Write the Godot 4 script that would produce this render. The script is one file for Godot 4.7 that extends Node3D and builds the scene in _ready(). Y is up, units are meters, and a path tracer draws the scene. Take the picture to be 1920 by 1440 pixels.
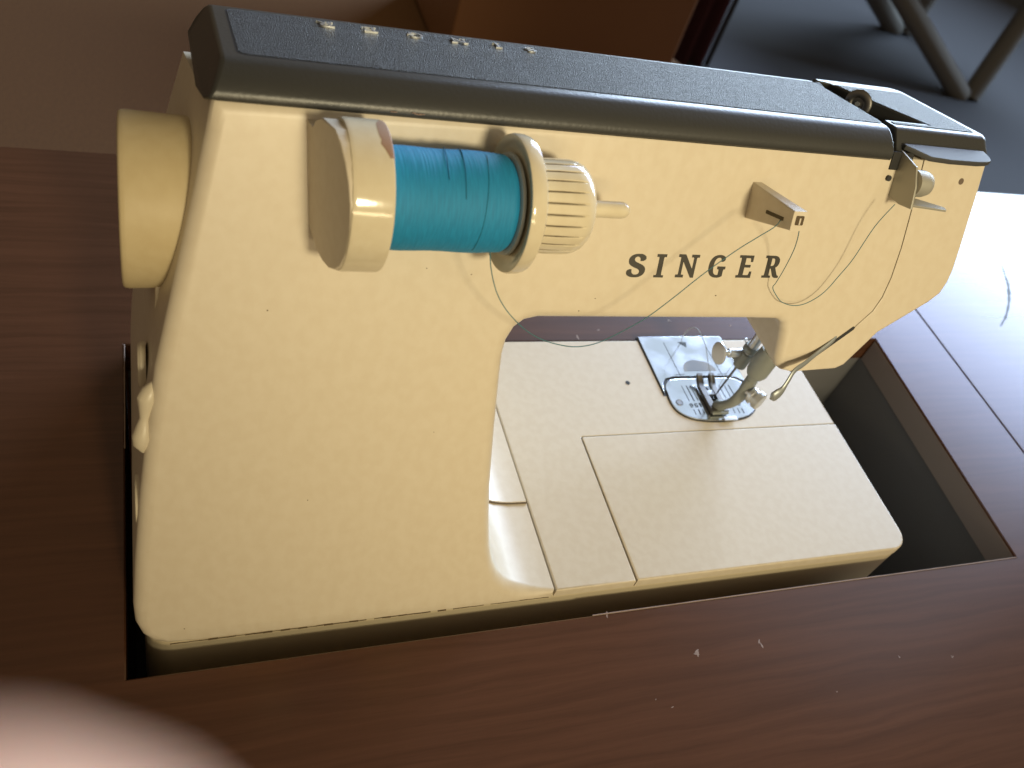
extends Node3D
# A cream sewing machine in its wooden cabinet, seen from behind.

const K := 0.45            # lean of the machine's rear face: z = -K * y
var origin := {}           # node -> world position of its top-level thing
var rng := RandomNumberGenerator.new()
var M := {}

# ------------------------------------------------------------------ mesh builder
class Mb:
	var v := PackedVector3Array()
	func tri(a: Vector3, b: Vector3, c: Vector3) -> void:
		v.append(a); v.append(b); v.append(c)
	func quad(a: Vector3, b: Vector3, c: Vector3, d: Vector3) -> void:
		tri(a, b, c); tri(a, c, d)
	func orient(from: int) -> void:   # outward faces run clockwise
		var vol := 0.0
		var o := v[from] if v.size() > from else Vector3.ZERO
		for i in range(from, v.size(), 3):
			vol += (v[i] - o).dot((v[i + 1] - o).cross(v[i + 2] - o))
		if vol > 0.0:
			for i in range(from, v.size(), 3):
				var t := v[i + 1]
				v[i + 1] = v[i + 2]
				v[i + 2] = t
	func mesh(off: Vector3, crease := 38.0) -> ArrayMesh:
		var n := v.size() / 3
		var fn := PackedVector3Array()
		var at := {}
		for f in n:
			var c := (v[f * 3 + 2] - v[f * 3]).cross(v[f * 3 + 1] - v[f * 3])
			fn.append(c)
			for j in 3:
				var key := Vector3i((v[f * 3 + j] * 400000.0).round())
				if not at.has(key):
					at[key] = PackedInt32Array()
				at[key].append(f)
		var lim := cos(deg_to_rad(crease))
		var verts := PackedVector3Array()
		var norms := PackedVector3Array()
		for f in n:
			if fn[f].length() < 1e-16:
				continue
			var me := fn[f].normalized()
			for j in 3:
				var s := Vector3.ZERO
				for g in at[Vector3i((v[f * 3 + j] * 400000.0).round())]:
					var l: float = fn[g].length()
					if l > 1e-16 and fn[g].dot(me) > lim * l:
						s += fn[g]
				verts.append(v[f * 3 + j] - off)
				norms.append(s.normalized() if s.length() > 1e-18 else me)
		var arr := []
		arr.resize(Mesh.ARRAY_MAX)
		arr[Mesh.ARRAY_VERTEX] = verts
		arr[Mesh.ARRAY_NORMAL] = norms
		var m := ArrayMesh.new()
		m.add_surface_from_arrays(Mesh.PRIMITIVE_TRIANGLES, arr)
		return m

func rings(b: Mb, rs: Array) -> void:
	for i in rs.size() - 1:
		var p: PackedVector3Array = rs[i]
		var q: PackedVector3Array = rs[i + 1]
		var n := p.size()
		for j in n:
			var k := (j + 1) % n
			b.quad(p[j], p[k], q[k], q[j])

func fan(b: Mb, r: PackedVector3Array, flip: bool) -> void:
	var c := Vector3.ZERO
	for p in r:
		c += p
	c /= r.size()
	for j in r.size():
		var k := (j + 1) % r.size()
		if flip:
			b.tri(c, r[k], r[j])
		else:
			b.tri(c, r[j], r[k])

# A polygon with an edge radius at every corner (x, y, radius), carried by at(point, depth) from depth 0 to depth d.
func prism(b: Mb, poly: Array, d: float, at: Callable, back_r := -1.0, steps := 4) -> void:
	var from := b.v.size()
	var n := poly.size()
	var area := 0.0
	for i in n:
		var p: Vector3 = poly[i]
		var q: Vector3 = poly[(i + 1) % n]
		area += p.x * q.y - q.x * p.y
	var sgn := 1.0 if area > 0.0 else -1.0
	var inw := PackedVector2Array()
	for i in n:
		var p := Vector2(poly[i].x, poly[i].y)
		var a := Vector2(poly[(i + n - 1) % n].x, poly[(i + n - 1) % n].y)
		var c := Vector2(poly[(i + 1) % n].x, poly[(i + 1) % n].y)
		var d0 := (p - a).normalized()
		var d1 := (c - p).normalized()
		var n0 := Vector2(-d0.y, d0.x) * sgn
		var n1 := Vector2(-d1.y, d1.x) * sgn
		var m := n0 + n1
		inw.append(m / maxf(m.length_squared() * 0.5, 0.35) if m.length() > 1e-6 else n0)
	var rs := []
	var flat0 := PackedVector2Array()
	for s in steps + 1:
		var an := PI / 2 * s / steps
		var ring := PackedVector3Array()
		for i in n:
			var r: float = poly[i].z
			var p := Vector2(poly[i].x, poly[i].y) + inw[i] * r * (1.0 - sin(an))
			if s == 0:
				flat0.append(p)
			ring.append(at.call(p, r * (1.0 - cos(an))))
		rs.append(ring)
	var flat1 := flat0
	if back_r < 0.0:
		var ring := PackedVector3Array()
		flat1 = PackedVector2Array()
		for i in n:
			var p := Vector2(poly[i].x, poly[i].y)
			flat1.append(p)
			ring.append(at.call(p, d))
		rs.append(ring)
	else:
		flat1 = PackedVector2Array()
		for s in steps + 1:
			var an := PI / 2 * (1.0 - float(s) / steps)
			var ring := PackedVector3Array()
			for i in n:
				var p := Vector2(poly[i].x, poly[i].y) + inw[i] * back_r * (1.0 - sin(an))
				if s == steps:
					flat1.append(p)
				ring.append(at.call(p, d - back_r * (1.0 - cos(an))))
			rs.append(ring)
	rings(b, rs)
	for e in 2:
		var idx := Geometry2D.triangulate_polygon(flat0 if e == 0 else flat1)
		var ring: PackedVector3Array = rs[0] if e == 0 else rs[-1]
		for i in range(0, idx.size(), 3):
			var t := [ring[idx[i]], ring[idx[i + 1]], ring[idx[i + 2]]]
			# rings() runs p->next on ring 0, so the caps must run against it
			var ccw := (flat0[idx[i + 1]] - flat0[idx[i]]).cross(flat0[idx[i + 2]] - flat0[idx[i]]) > 0.0 if e == 0 else (flat1[idx[i + 1]] - flat1[idx[i]]).cross(flat1[idx[i + 2]] - flat1[idx[i]]) > 0.0
			if (ccw == (sgn > 0.0)) == (e == 0):
				b.tri(t[0], t[2], t[1])
			else:
				b.tri(t[0], t[1], t[2])
	b.orient(from)

func rrect(x0: float, y0: float, x1: float, y1: float, r: float, er := 0.0, n := 4) -> Array:
	var out := []
	if r <= 0.0:
		return [Vector3(x0, y0, er), Vector3(x1, y0, er), Vector3(x1, y1, er), Vector3(x0, y1, er)]
	for c in [[x1 - r, y0 + r, -90.0], [x1 - r, y1 - r, 0.0], [x0 + r, y1 - r, 90.0], [x0 + r, y0 + r, 180.0]]:
		for i in n + 1:
			var a := deg_to_rad(c[2] + 90.0 * i / n)
			out.append(Vector3(c[0] + r * cos(a), c[1] + r * sin(a), er))
	return out

func rbox(b: Mb, c: Vector3, s: Vector3, e := 0.0005, basis := Basis()) -> void:
	prism(b, rrect(-s.x / 2, -s.y / 2, s.x / 2, s.y / 2, minf(e, minf(s.x, s.y) * 0.4), e, 2), s.z, func(p, t): return c + basis * Vector3(p.x, p.y, s.z / 2 - t), e, 2)

func frame(axis: Vector3) -> Basis:
	var z := axis.normalized()
	var x := z.cross(Vector3.UP if absf(z.y) < 0.9 else Vector3.RIGHT).normalized()
	return Basis(x, z.cross(x), z)

# profile: (distance along the axis, radius)
func lathe(b: Mb, o: Vector3, axis: Vector3, prof: Array, n := 48) -> void:
	var from := b.v.size()
	var fr := frame(axis)
	var rs := []
	for p in prof:
		var ring := PackedVector3Array()
		for j in n:
			var a := TAU * j / n
			ring.append(o + fr * Vector3(cos(a) * p.y, sin(a) * p.y, p.x))
		rs.append(ring)
	rings(b, rs)
	fan(b, rs[0], true)
	fan(b, rs[-1], false)
	b.orient(from)

func spline(pts: Array, per := 6) -> PackedVector3Array:
	var out := PackedVector3Array()
	for i in pts.size() - 1:
		var p0: Vector3 = pts[maxi(i - 1, 0)]
		var p3: Vector3 = pts[mini(i + 2, pts.size() - 1)]
		for j in per:
			out.append(pts[i].cubic_interpolate(pts[i + 1], p0, p3, float(j) / per))
	out.append(pts[-1])
	return out

# r: one radius, or one per point; flat squeezes the section along the second axis
func tube(b: Mb, pts: PackedVector3Array, r, n := 8, flat := 1.0, up := Vector3.ZERO) -> void:
	var from := b.v.size()
	var rs := []
	var side := Vector3.ZERO
	for i in pts.size():
		var t := (pts[mini(i + 1, pts.size() - 1)] - pts[maxi(i - 1, 0)]).normalized()
		if up != Vector3.ZERO:
			side = t.cross(up).normalized()
		elif side == Vector3.ZERO:
			side = frame(t).x
		else:
			side = (side - t * side.dot(t)).normalized()
		var o := t.cross(side)
		var rad: float = r if r is float else r[i]
		var ring := PackedVector3Array()
		for j in n:
			var a := TAU * j / n
			ring.append(pts[i] + side * cos(a) * rad + o * sin(a) * rad * flat)
		rs.append(ring)
	rings(b, rs)
	fan(b, rs[0], true)
	fan(b, rs[-1], false)
	b.orient(from)

# ------------------------------------------------------------------ naming
func thing(called: String, label: String, category: String, at: Vector3) -> Node3D:
	var o := Node3D.new()
	o.name = called
	o.position = at
	add_child(o, true)
	o.set_meta("label", label)
	o.set_meta("category", category)
	origin[o] = at
	return o

func numbered(p: Node, called: String) -> String:
	if not p.has_node(NodePath(called)):
		return called
	var i := 1
	while p.has_node(NodePath("%s_%03d" % [called, i])):
		i += 1
	return "%s_%03d" % [called, i]

func part(called: String, b: Mb, m: Material, parent: Node3D, crease := 38.0) -> MeshInstance3D:
	var o := MeshInstance3D.new()
	o.name = numbered(parent, called)
	var off: Vector3 = origin.get(parent, Vector3.ZERO)
	o.mesh = b.mesh(off, crease)
	o.material_override = m
	parent.add_child(o, true)
	origin[o] = off
	return o

func structure(called: String, b: Mb, m: Material) -> MeshInstance3D:
	var o := part(called, b, m, self)
	o.set_meta("kind", "structure")
	return o

# ------------------------------------------------------------------ materials
func lin(r: float, g: float, bl: float) -> Color:
	return Color(r, g, bl).linear_to_srgb()

func mat(c: Color, rough: float, metal := 0.0) -> StandardMaterial3D:
	var m := StandardMaterial3D.new()
	m.albedo_color = c
	m.roughness = rough
	m.metallic = metal
	return m

func noise_tex(freq: float, seed_: int, size: int, type := FastNoiseLite.TYPE_SIMPLEX_SMOOTH, octaves := 3, ramp: Gradient = null) -> NoiseTexture2D:
	var n := FastNoiseLite.new()
	n.seed = seed_
	n.noise_type = type
	n.frequency = freq
	n.fractal_octaves = octaves
	var t := NoiseTexture2D.new()
	t.noise = n
	t.width = size
	t.height = size
	t.seamless = true
	if ramp:
		t.color_ramp = ramp
	return t

func grad(a: Color, b: Color, p0 := 0.0, p1 := 1.0) -> Gradient:
	var g := Gradient.new()
	g.set_color(0, a)
	g.set_color(1, b)
	g.set_offset(0, p0)
	g.set_offset(1, p1)
	return g

func tri_map(m: StandardMaterial3D, s: Vector3) -> void:
	m.uv1_triplanar = true
	m.uv1_world_triplanar = true
	m.uv1_scale = s

func wood_texture() -> ImageTexture:
	var w := 1024
	var h := 1024
	var im := Image.create(w, h, false, Image.FORMAT_RGB8)
	var a := FastNoiseLite.new(); a.seed = 11; a.frequency = 0.01; a.fractal_octaves = 3
	var c := FastNoiseLite.new(); c.seed = 5; c.frequency = 0.05; c.fractal_octaves = 4
	var f := FastNoiseLite.new(); f.seed = 31; f.frequency = 0.3; f.fractal_octaves = 2
	for y in h:
		for x in w:
			# grain runs along x; the picture closes on itself by blending over the last tenth
			var ex := clampf((x - 920.0) / 104.0, 0.0, 1.0)
			var ey := clampf((y - 920.0) / 104.0, 0.0, 1.0)
			var g := 0.0
			for s in [[x, y, (1 - ex) * (1 - ey)], [x - w, y, ex * (1 - ey)], [x, y - h, (1 - ex) * ey], [x - w, y - h, ex * ey]]:
				if s[2] <= 0.001:
					continue
				var bend: float = a.get_noise_2d(s[0] * 0.5, s[1] * 1.0) * 12.0
				var band: float = c.get_noise_2d(s[0] * 0.035, s[1] + bend)
				var fine: float = f.get_noise_2d(s[0] * 0.05, s[1] * 1.1)
				var pore: float = maxf(0.0, f.get_noise_2d(s[0] * 0.12 + 500.0, s[1] * 2.3) - 0.35)
				g += s[2] * (0.5 + band * 0.5 + fine * 0.12 - pore * 0.4)
			g = clampf(g, 0.0, 1.0)
			var lo := Vector3(0.064, 0.0260, 0.0132)
			var hi := Vector3(0.110, 0.0460, 0.0245)
			var q := lo.lerp(hi, g)
			im.set_pixel(x, y, Color(q.x, q.y, q.z).linear_to_srgb())
	return ImageTexture.create_from_image(im)

func make_materials() -> void:
	# yellowed cream plastic with faint mottling and an orange-peel skin
	var peel := noise_tex(0.06, 3, 512, FastNoiseLite.TYPE_SIMPLEX_SMOOTH, 2)
	var mott := noise_tex(0.03, 9, 512, FastNoiseLite.TYPE_SIMPLEX_SMOOTH, 4, grad(Color(0.982, 0.976, 0.965), Color(1, 1, 1), 0.25, 0.7))
	var cream := mat(lin(0.65, 0.575, 0.455), 0.38)
	cream.albedo_texture = mott
	cream.heightmap_enabled = true
	cream.heightmap_texture = peel
	cream.heightmap_scale = 0.0012
	tri_map(cream, Vector3(9, 9, 9))
	M.cream = cream
	var knob := cream.duplicate()
	knob.albedo_color = lin(0.67, 0.595, 0.44)
	knob.roughness = 0.11
	M.knob = knob
	var amber := cream.duplicate()
	amber.albedo_color = lin(0.57, 0.47, 0.285)
	amber.roughness = 0.46
	amber.metallic_specular = 0.35
	M.amber = amber
	M.base = mat(lin(0.64, 0.55, 0.38), 0.5)
	M.ivory = mat(lin(0.62, 0.55, 0.42), 0.35)
	var black := mat(lin(0.036, 0.036, 0.034), 0.38)
	black.heightmap_enabled = true
	black.heightmap_texture = peel
	black.heightmap_scale = 0.006
	tri_map(black, Vector3(14, 14, 14))
	M.black = black
	# crinkle finish
	var crin := mat(lin(0.04, 0.04, 0.042), 0.46)
	crin.heightmap_enabled = true
	crin.heightmap_texture = noise_tex(0.09, 21, 1024, FastNoiseLite.TYPE_SIMPLEX_SMOOTH, 2)
	crin.heightmap_scale = 0.18
	crin.metallic_specular = 0.4
	tri_map(crin, Vector3(16, 16, 16))
	M.crinkle = crin
	M.dark = mat(lin(0.012, 0.011, 0.010), 0.7)
	M.seam = mat(lin(0.10, 0.065, 0.03), 0.8)
	M.gap = mat(lin(0.02, 0.02, 0.022), 0.6)
	M.print = mat(lin(0.040, 0.036, 0.028), 0.5)
	M.ink = mat(lin(0.012, 0.014, 0.018), 0.6)
	M.silver = mat(lin(0.62, 0.64, 0.66), 0.35, 0.85)
	var chrome := mat(lin(0.66, 0.68, 0.71), 0.16, 1.0)
	chrome.roughness_texture = noise_tex(0.008, 44, 512, FastNoiseLite.TYPE_SIMPLEX_SMOOTH, 4, grad(Color(0.55, 0.55, 0.55), Color(1, 1, 1), 0.2, 0.8))
	chrome.roughness = 0.22
	tri_map(chrome, Vector3(12, 12, 12))
	M.chrome = chrome
	M.steel = mat(lin(0.62, 0.63, 0.64), 0.3, 0.7)
	M.dull = mat(lin(0.40, 0.43, 0.44), 0.45, 0.6)
	M.dark_steel = mat(lin(0.22, 0.21, 0.20), 0.4, 1.0)
	var wood := mat(Color(1, 1, 1), 0.22)
	wood.albedo_texture = wood_texture()
	wood.heightmap_enabled = true
	wood.heightmap_texture = noise_tex(0.02, 14, 512, FastNoiseLite.TYPE_SIMPLEX_SMOOTH, 4)
	wood.heightmap_scale = 0.002
	tri_map(wood, Vector3(1.5, 3.0, 3.0))
	M.wood = wood
	M.wood_edge = mat(lin(0.12, 0.072, 0.045), 0.55)
	M.wear = mat(lin(0.26, 0.18, 0.14), 0.6)
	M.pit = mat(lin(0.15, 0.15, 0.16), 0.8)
	# blue thread
	var blue := mat(lin(0.008, 0.235, 0.46), 0.7)
	blue.rim_enabled = true
	blue.rim = 0.35
	blue.rim_tint = 0.7
	var bm := noise_tex(0.035, 6, 512, FastNoiseLite.TYPE_SIMPLEX_SMOOTH, 3, grad(Color(0.90, 0.92, 0.93), Color(1, 1, 1), 0.3, 0.7))
	blue.albedo_texture = bm
	tri_map(blue, Vector3(60, 6, 6))
	M.blue = blue
	M.blue_strand = mat(lin(0.05, 0.16, 0.19), 0.7)
	M.white_thread = mat(lin(0.55, 0.62, 0.68), 0.6)
	M.core = mat(lin(0.45, 0.47, 0.46), 0.5)
	var skin := mat(lin(0.80, 0.46, 0.31), 0.5)
	skin.subsurf_scatter_enabled = true
	skin.subsurf_scatter_strength = 0.2
	M.skin = skin
	M.nail = mat(lin(0.66, 0.42, 0.36), 0.3)
	var carpet := mat(lin(0.150, 0.066, 0.018), 0.95)
	carpet.albedo_texture = noise_tex(0.03, 77, 512, FastNoiseLite.TYPE_SIMPLEX_SMOOTH, 4, grad(Color(0.86, 0.85, 0.84), Color(1, 1, 1), 0.2, 0.8))
	tri_map(carpet, Vector3(9, 9, 9))
	M.carpet = carpet

func xz(y0: float, dir := -1.0) -> Callable:   # polygon given as (x, z), depth goes down
	return func(p, t): return Vector3(p.x, y0 + dir * t, p.y)

# a point on the leaning rear face, lifted off it by d along its normal
func rear(x: float, y: float, d := 0.0) -> Vector3:
	return Vector3(x, y, -K * y) + Vector3(0, K, 1).normalized() * d

func on_rear(lift: float) -> Callable:   # polygon (x, y) on the rear face; depth sinks in
	return func(p, t): return rear(p.x, p.y, lift - t)

func lid_y(z: float) -> float:
	return 0.2206 + (z + 0.1081) * 0.2305

func on_lid(lift: float) -> Callable:     # polygon (x, z) on the lid's sloping top
	return func(p, t): return Vector3(p.x, lid_y(p.y) + lift - t, p.y)

func letter(ch: String, m: Material, parent: Node3D, c: Vector3, right: Vector3, up: Vector3, w: float, h: float, depth: float, fat := 0.0) -> void:
	var f := SystemFont.new()
	f.font_names = PackedStringArray(["Droid Serif"])
	f.font_weight = 700 if depth != 0.0008 else 400
	var t := TextMesh.new()
	var bold := FontVariation.new()
	bold.base_font = f
	bold.variation_embolden = fat
	t.font = bold
	t.text = ch
	t.font_size = 64
	t.pixel_size = 0.01
	t.depth = 0.1
	t.curve_step = 1.0
	var bb := t.get_aabb()
	var o := MeshInstance3D.new()
	o.name = numbered(parent, "letter")
	o.mesh = t
	o.material_override = m
	var sx := w / bb.size.x
	var sy := h / bb.size.y
	var nrm := right.cross(up).normalized()
	var bs := Basis(right.normalized() * sx, up.normalized() * sy, nrm * (depth / 0.1))
	o.transform = Transform3D(bs, c - (origin[parent] as Vector3) - bs * bb.get_center())
	parent.add_child(o, true)

# ------------------------------------------------------------------ scene
func _ready() -> void:
	rng.seed = 7
	# camera: behind the machine, above its left end, held with a roll
	var cam := Camera3D.new()
	cam.name = "camera"
	var att := CameraAttributesPhysical.new()
	att.frustum_focal_length = 28.1
	att.frustum_focus_distance = 0.43
	att.exposure_aperture = 11.0
	cam.attributes = att
	add_child(cam)
	cam.fov = 46.29
	cam.near = 0.004
	cam.far = 60.0
	cam.transform = Transform3D(Basis(Vector3(0.9272211, 0.26713247, 0.26249052), Vector3(0.02457936, 0.65596588, -0.75439023), Vector3(-0.37370695, 0.70593839, 0.60165946)), Vector3(0.01254116, 0.39311733, 0.19357282))
	cam.current = true

	var we := WorldEnvironment.new()
	we.name = "environment"
	var env := Environment.new()
	env.background_mode = Environment.BG_COLOR
	env.background_color = lin(0.185, 0.142, 0.09)
	env.background_energy_multiplier = 1.0
	env.tonemap_mode = Environment.TONE_MAPPER_LINEAR
	env.tonemap_exposure = 1.0
	env.sdfgi_enabled = true
	env.ssao_enabled = true
	env.ssil_enabled = true
	we.environment = env
	add_child(we)

	area("window_light", Vector3(3.6, 1.14, -2.85), Vector3(0.4, 1.14, -0.15), Vector2(3.8, 1.25), Color(0.66, 0.83, 1.0), 22.5)
	area("upper_window_light", Vector3(3.6, 2.15, -2.85), Vector3(0.4, 2.15, -0.15), Vector2(3.8, 0.68), Color(0.47, 0.58, 1.0), 11.0)
	area("window_blind_light", Vector3(3.6, 3.62, -2.85), Vector3(0.4, 1.9, -0.15), Vector2(3.8, 2.1), Color(0.60, 0.80, 1.0), 0.9)
	area("room_light", Vector3(0.20, 0.58, 1.75), Vector3(0.2, 0.1, -0.05), Vector2(0.9, 0.13), Color(1.0, 0.80, 0.47), 18.0)
	area("ceiling_light", Vector3(1.0, 1.3, 1.2), Vector3(0.25, 0.15, -0.08), Vector2(1.5, 1.1), Color(1.0, 0.83, 0.52), 0.5)
	var spot := SpotLight3D.new()
	spot.name = "lamp_light"
	spot.light_color = Color(1.0, 0.86, 0.55).linear_to_srgb()
	spot.light_energy = 3.6
	spot.light_size = 0.14
	spot.spot_angle = 12.0
	spot.spot_angle_attenuation = 1.0
	spot.spot_range = 8.0
	spot.spot_attenuation = 2.0
	spot.shadow_enabled = true
	add_child(spot)
	spot.look_at_from_position(Vector3(0.42, 1.15, 1.75), Vector3(0.285, 0.22, -0.09))

	make_materials()
	build_setting()
	build_cabinet()
	build_machine()
	build_spool()
	build_threads()
	build_finger()

func area(called: String, at: Vector3, to: Vector3, size: Vector2, c: Color, radiance: float) -> void:
	var l := AreaLight3D.new()
	l.name = called
	l.area_size = size
	l.area_normalize_energy = true
	l.light_color = c.linear_to_srgb()
	l.light_energy = radiance * size.x * size.y / PI
	l.area_range = 8.0
	l.area_attenuation = 2.0
	l.shadow_enabled = true
	add_child(l)
	l.look_at_from_position(at, to)

func build_setting() -> void:
	var b := Mb.new()
	rbox(b, Vector3(1.0, -0.755, -1.5), Vector3(9, 0.05, 9), 0.001)
	structure("carpet_floor", b, M.carpet)

	# blurred things on the floor beyond the cabinet
	var chest := thing("wooden_chest", "blurred brown wooden chest on the floor beyond the black lid", "chest", Vector3(1.0, -0.73, -2.0))
	b = Mb.new(); rbox(b, Vector3(1.02, -0.50, -2.0), Vector3(0.62, 0.44, 0.42), 0.006); part("chest_body", b, mat(lin(0.19, 0.082, 0.030), 0.6), chest)
	b = Mb.new(); rbox(b, Vector3(1.02, -0.265, -2.0), Vector3(0.66, 0.024, 0.46), 0.005); part("chest_top", b, mat(lin(0.20, 0.088, 0.032), 0.6), chest)
	for i in 4:
		b = Mb.new(); rbox(b, Vector3(1.02 + (0.27 if i % 2 else -0.27), -0.725, -2.0 + (0.17 if i < 2 else -0.17)), Vector3(0.05, 0.012, 0.05), 0.002); part("foot", b, M.dark, chest)
	var cloth := thing("red_cloth", "blurred dark red cloth hanging beside the brown chest", "cloth", Vector3(1.42, -0.73, -2.0))
	b = Mb.new()
	var folds := []
	for i in 25:
		folds.append(Vector3(1.37 + i * 0.0075, -1.98 + 0.02 * sin(i * 0.9), 0.001))
	for i in 25:
		folds.append(Vector3(1.37 + (24 - i) * 0.0075, -1.992 + 0.02 * sin((24 - i) * 0.9), 0.001))
	prism(b, folds, 0.55, xz(-0.17)); part("hanging_cloth", b, mat(lin(0.045, 0.011, 0.018), 0.95), cloth)
	b = Mb.new(); tube(b, PackedVector3Array([Vector3(1.34, -0.165, -1.985), Vector3(1.58, -0.165, -1.985)]), 0.01); part("rail", b, M.dark, cloth)
	for s in 2:
		b = Mb.new(); tube(b, PackedVector3Array([Vector3(1.345 + 0.23 * s, -0.165, -1.985), Vector3(1.345 + 0.23 * s, -0.728, -1.985)]), 0.008); part("post", b, M.dark, cloth)
	var rug := thing("dark_rug", "blurred dark grey rug on the floor behind the machine's head", "rug", Vector3(2.1, -0.73, -2.0))
	b = Mb.new(); prism(b, rrect(1.5, -3.6, 4.2, -1.1, 0.03, 0.004), 0.012, xz(-0.717)); part("rug_pile", b, mat(lin(0.024, 0.025, 0.031), 0.95), rug)
	var stool := thing("low_stool", "blurred pale stool with slanting legs near the top right corner", "stool", Vector3(2.45, -0.73, -2.1))
	var pale := mat(lin(0.14, 0.135, 0.125), 0.9)
	for leg in [[Vector3(2.60, -0.715, -1.99), Vector3(2.02, -0.34, -2.12)], [Vector3(2.64, -0.715, -1.99), Vector3(2.72, -0.36, -2.06)], [Vector3(2.60, -0.715, -2.42), Vector3(2.02, -0.34, -2.46)], [Vector3(2.64, -0.715, -2.42), Vector3(2.72, -0.36, -2.46)]]:
		b = Mb.new()
		tube(b, PackedVector3Array(leg), 0.034, 12)
		part("leg", b, pale, stool)
	b = Mb.new(); rbox(b, Vector3(2.40, -0.31, -2.28), Vector3(0.9, 0.03, 0.5), 0.006); part("seat", b, mat(lin(0.08, 0.08, 0.08), 0.9), stool)

func build_cabinet() -> void:
	var cab := thing("sewing_cabinet", "dark reddish wood sewing cabinet with a cut-out that the machine sits in", "cabinet", Vector3(0.25, -0.73, -0.05))
	var top := -0.003
	# table top: a ring round the well
	var outer := [Vector2(-0.45, -0.357), Vector2(0.6028, -0.357), Vector2(0.6028, 0.3), Vector2(-0.45, 0.3)]
	var hole := [Vector2(-0.0002, -0.1805), Vector2(0.5387, -0.1805), Vector2(0.5289, 0.0144), Vector2(0.0, 0.0153)]
	var b := Mb.new()
	var ch := 0.0007
	var grow := func(a: Array, i: int, d: float) -> Vector2:
		var c := (a[0] + a[1] + a[2] + a[3]) as Vector2 / 4.0
		return a[i] + Vector2(signf(a[i].x - c.x), signf(a[i].y - c.y)) * d
	var v3 := func(p: Vector2, y: float) -> Vector3: return Vector3(p.x, y, p.y)
	var rs := []
	var spec := [[hole, 0.0, -0.022], [hole, 0.0, -ch], [hole, ch, 0.0], [outer, -ch, 0.0], [outer, 0.0, -ch], [outer, 0.0, -0.022]]
	for s in spec:
		var r := PackedVector3Array()
		for i in 4:
			r.append(v3.call(grow.call(s[0], i, s[1]), top + s[2]))
		rs.append(r)
	rs.append(rs[0])
	rings(b, rs)
	b.orient(0)
	part("table_top", b, M.wood, cab, 20.0)
	# worn light edge of the laminate round the well
	for e in 2:
		b = Mb.new()
		var p0: Vector2 = hole[3] if e == 0 else hole[0]
		var p1: Vector2 = hole[2] if e == 0 else hole[3]
		var pts := PackedVector3Array()
		for i in 41:
			var q := p0.lerp(p1, (0.42 if e == 0 else 0.0) + (0.58 if e == 0 else 0.37) * i / 40.0)
			pts.append(Vector3(q.x, top - 0.00005, q.y))
		var rad := PackedFloat32Array()
		for i in 41:
			rad.append(0.00032 + 0.00014 * rng.randf())
		tube(b, pts, rad, 6)
		part("worn_edge", b, M.wear, cab)
	b = Mb.new(); rbox(b, Vector3(0.5340, top - 0.0118, -0.083), Vector3(0.0010, 0.0200, 0.193), 0.0002, Basis(Vector3.UP, -0.0503))
	part("bare_edge", b, mat(lin(0.26, 0.22, 0.21), 0.6), cab)
	# fold-out leaf on the right
	b = Mb.new()
	prism(b, rrect(0.6036, -0.388, 1.25, 0.3, 0.004, 0.0007), 0.022, xz(top))
	part("hinged_leaf", b, M.wood, cab)
	# well below the table top
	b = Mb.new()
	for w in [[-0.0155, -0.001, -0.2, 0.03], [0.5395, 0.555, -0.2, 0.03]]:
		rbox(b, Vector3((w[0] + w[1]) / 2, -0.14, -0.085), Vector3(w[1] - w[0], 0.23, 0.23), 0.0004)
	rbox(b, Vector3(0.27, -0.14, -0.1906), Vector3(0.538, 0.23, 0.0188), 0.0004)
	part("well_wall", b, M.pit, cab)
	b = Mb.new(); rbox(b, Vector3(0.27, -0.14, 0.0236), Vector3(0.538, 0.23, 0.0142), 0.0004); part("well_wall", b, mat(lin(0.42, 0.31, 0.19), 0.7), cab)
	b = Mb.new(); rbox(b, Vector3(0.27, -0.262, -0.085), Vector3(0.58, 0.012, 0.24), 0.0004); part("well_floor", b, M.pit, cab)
	# carcass
	for x in [-0.40, 0.575]:
		b = Mb.new(); rbox(b, Vector3(x, -0.3775, -0.03), Vector3(0.02, 0.704, 0.6), 0.001); part("side_panel", b, M.wood, cab)
	b = Mb.new(); rbox(b, Vector3(0.0875, -0.3775, -0.325), Vector3(0.953, 0.65, 0.016), 0.001); part("front_panel", b, M.wood, cab)
	# scuffs on the top
	var chips := [[0.2305, 0.0165, 1.2], [0.2737, 0.0433, 1.3], [0.3128, 0.0436, 1.1], [0.2401, 0.0627, 0.5], [0.2468, 0.0683, 0.65], [0.3962, 0.0635, 0.5], [0.4325, 0.0688, 0.5], [0.345, 0.0754, 0.4], [0.2829, -0.186, 1.4], [0.3, -0.19, 0.8], [0.36, -0.2, 0.8], [0.41, -0.195, 0.7]]
	for c in chips:
		b = Mb.new()
		for q in rng.randi_range(1, 3):
			var poly := []
			var turn := rng.randf() * TAU
			var at: Vector2 = Vector2(c[0], c[1]) + Vector2(rng.randf_range(-1, 1), rng.randf_range(-1, 1)) * 0.0011 * c[2]
			for i in 7:
				var r: float = (0.0004 + 0.0007 * rng.randf()) * c[2]
				var d := Vector2(cos(TAU * i / 7) * r * 1.9, sin(TAU * i / 7) * r * 0.55).rotated(turn)
				poly.append(Vector3(at.x + d.x, at.y + d.y, 0.0))
			prism(b, poly, 0.0003, xz(top + 0.00006 + 0.00002 * q), -1.0, 1)
		part("scuff", b, M.wear, cab)
	b = Mb.new()
	var mark := spline([Vector3(0.7508, top, -0.2733), Vector3(0.743, top, -0.2585), Vector3(0.7374, top, -0.2476), Vector3(0.7271, top, -0.2335), Vector3(0.7167, top, -0.2215), Vector3(0.7011, top, -0.2065), Vector3(0.6848, top, -0.1944)], 6)
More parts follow.
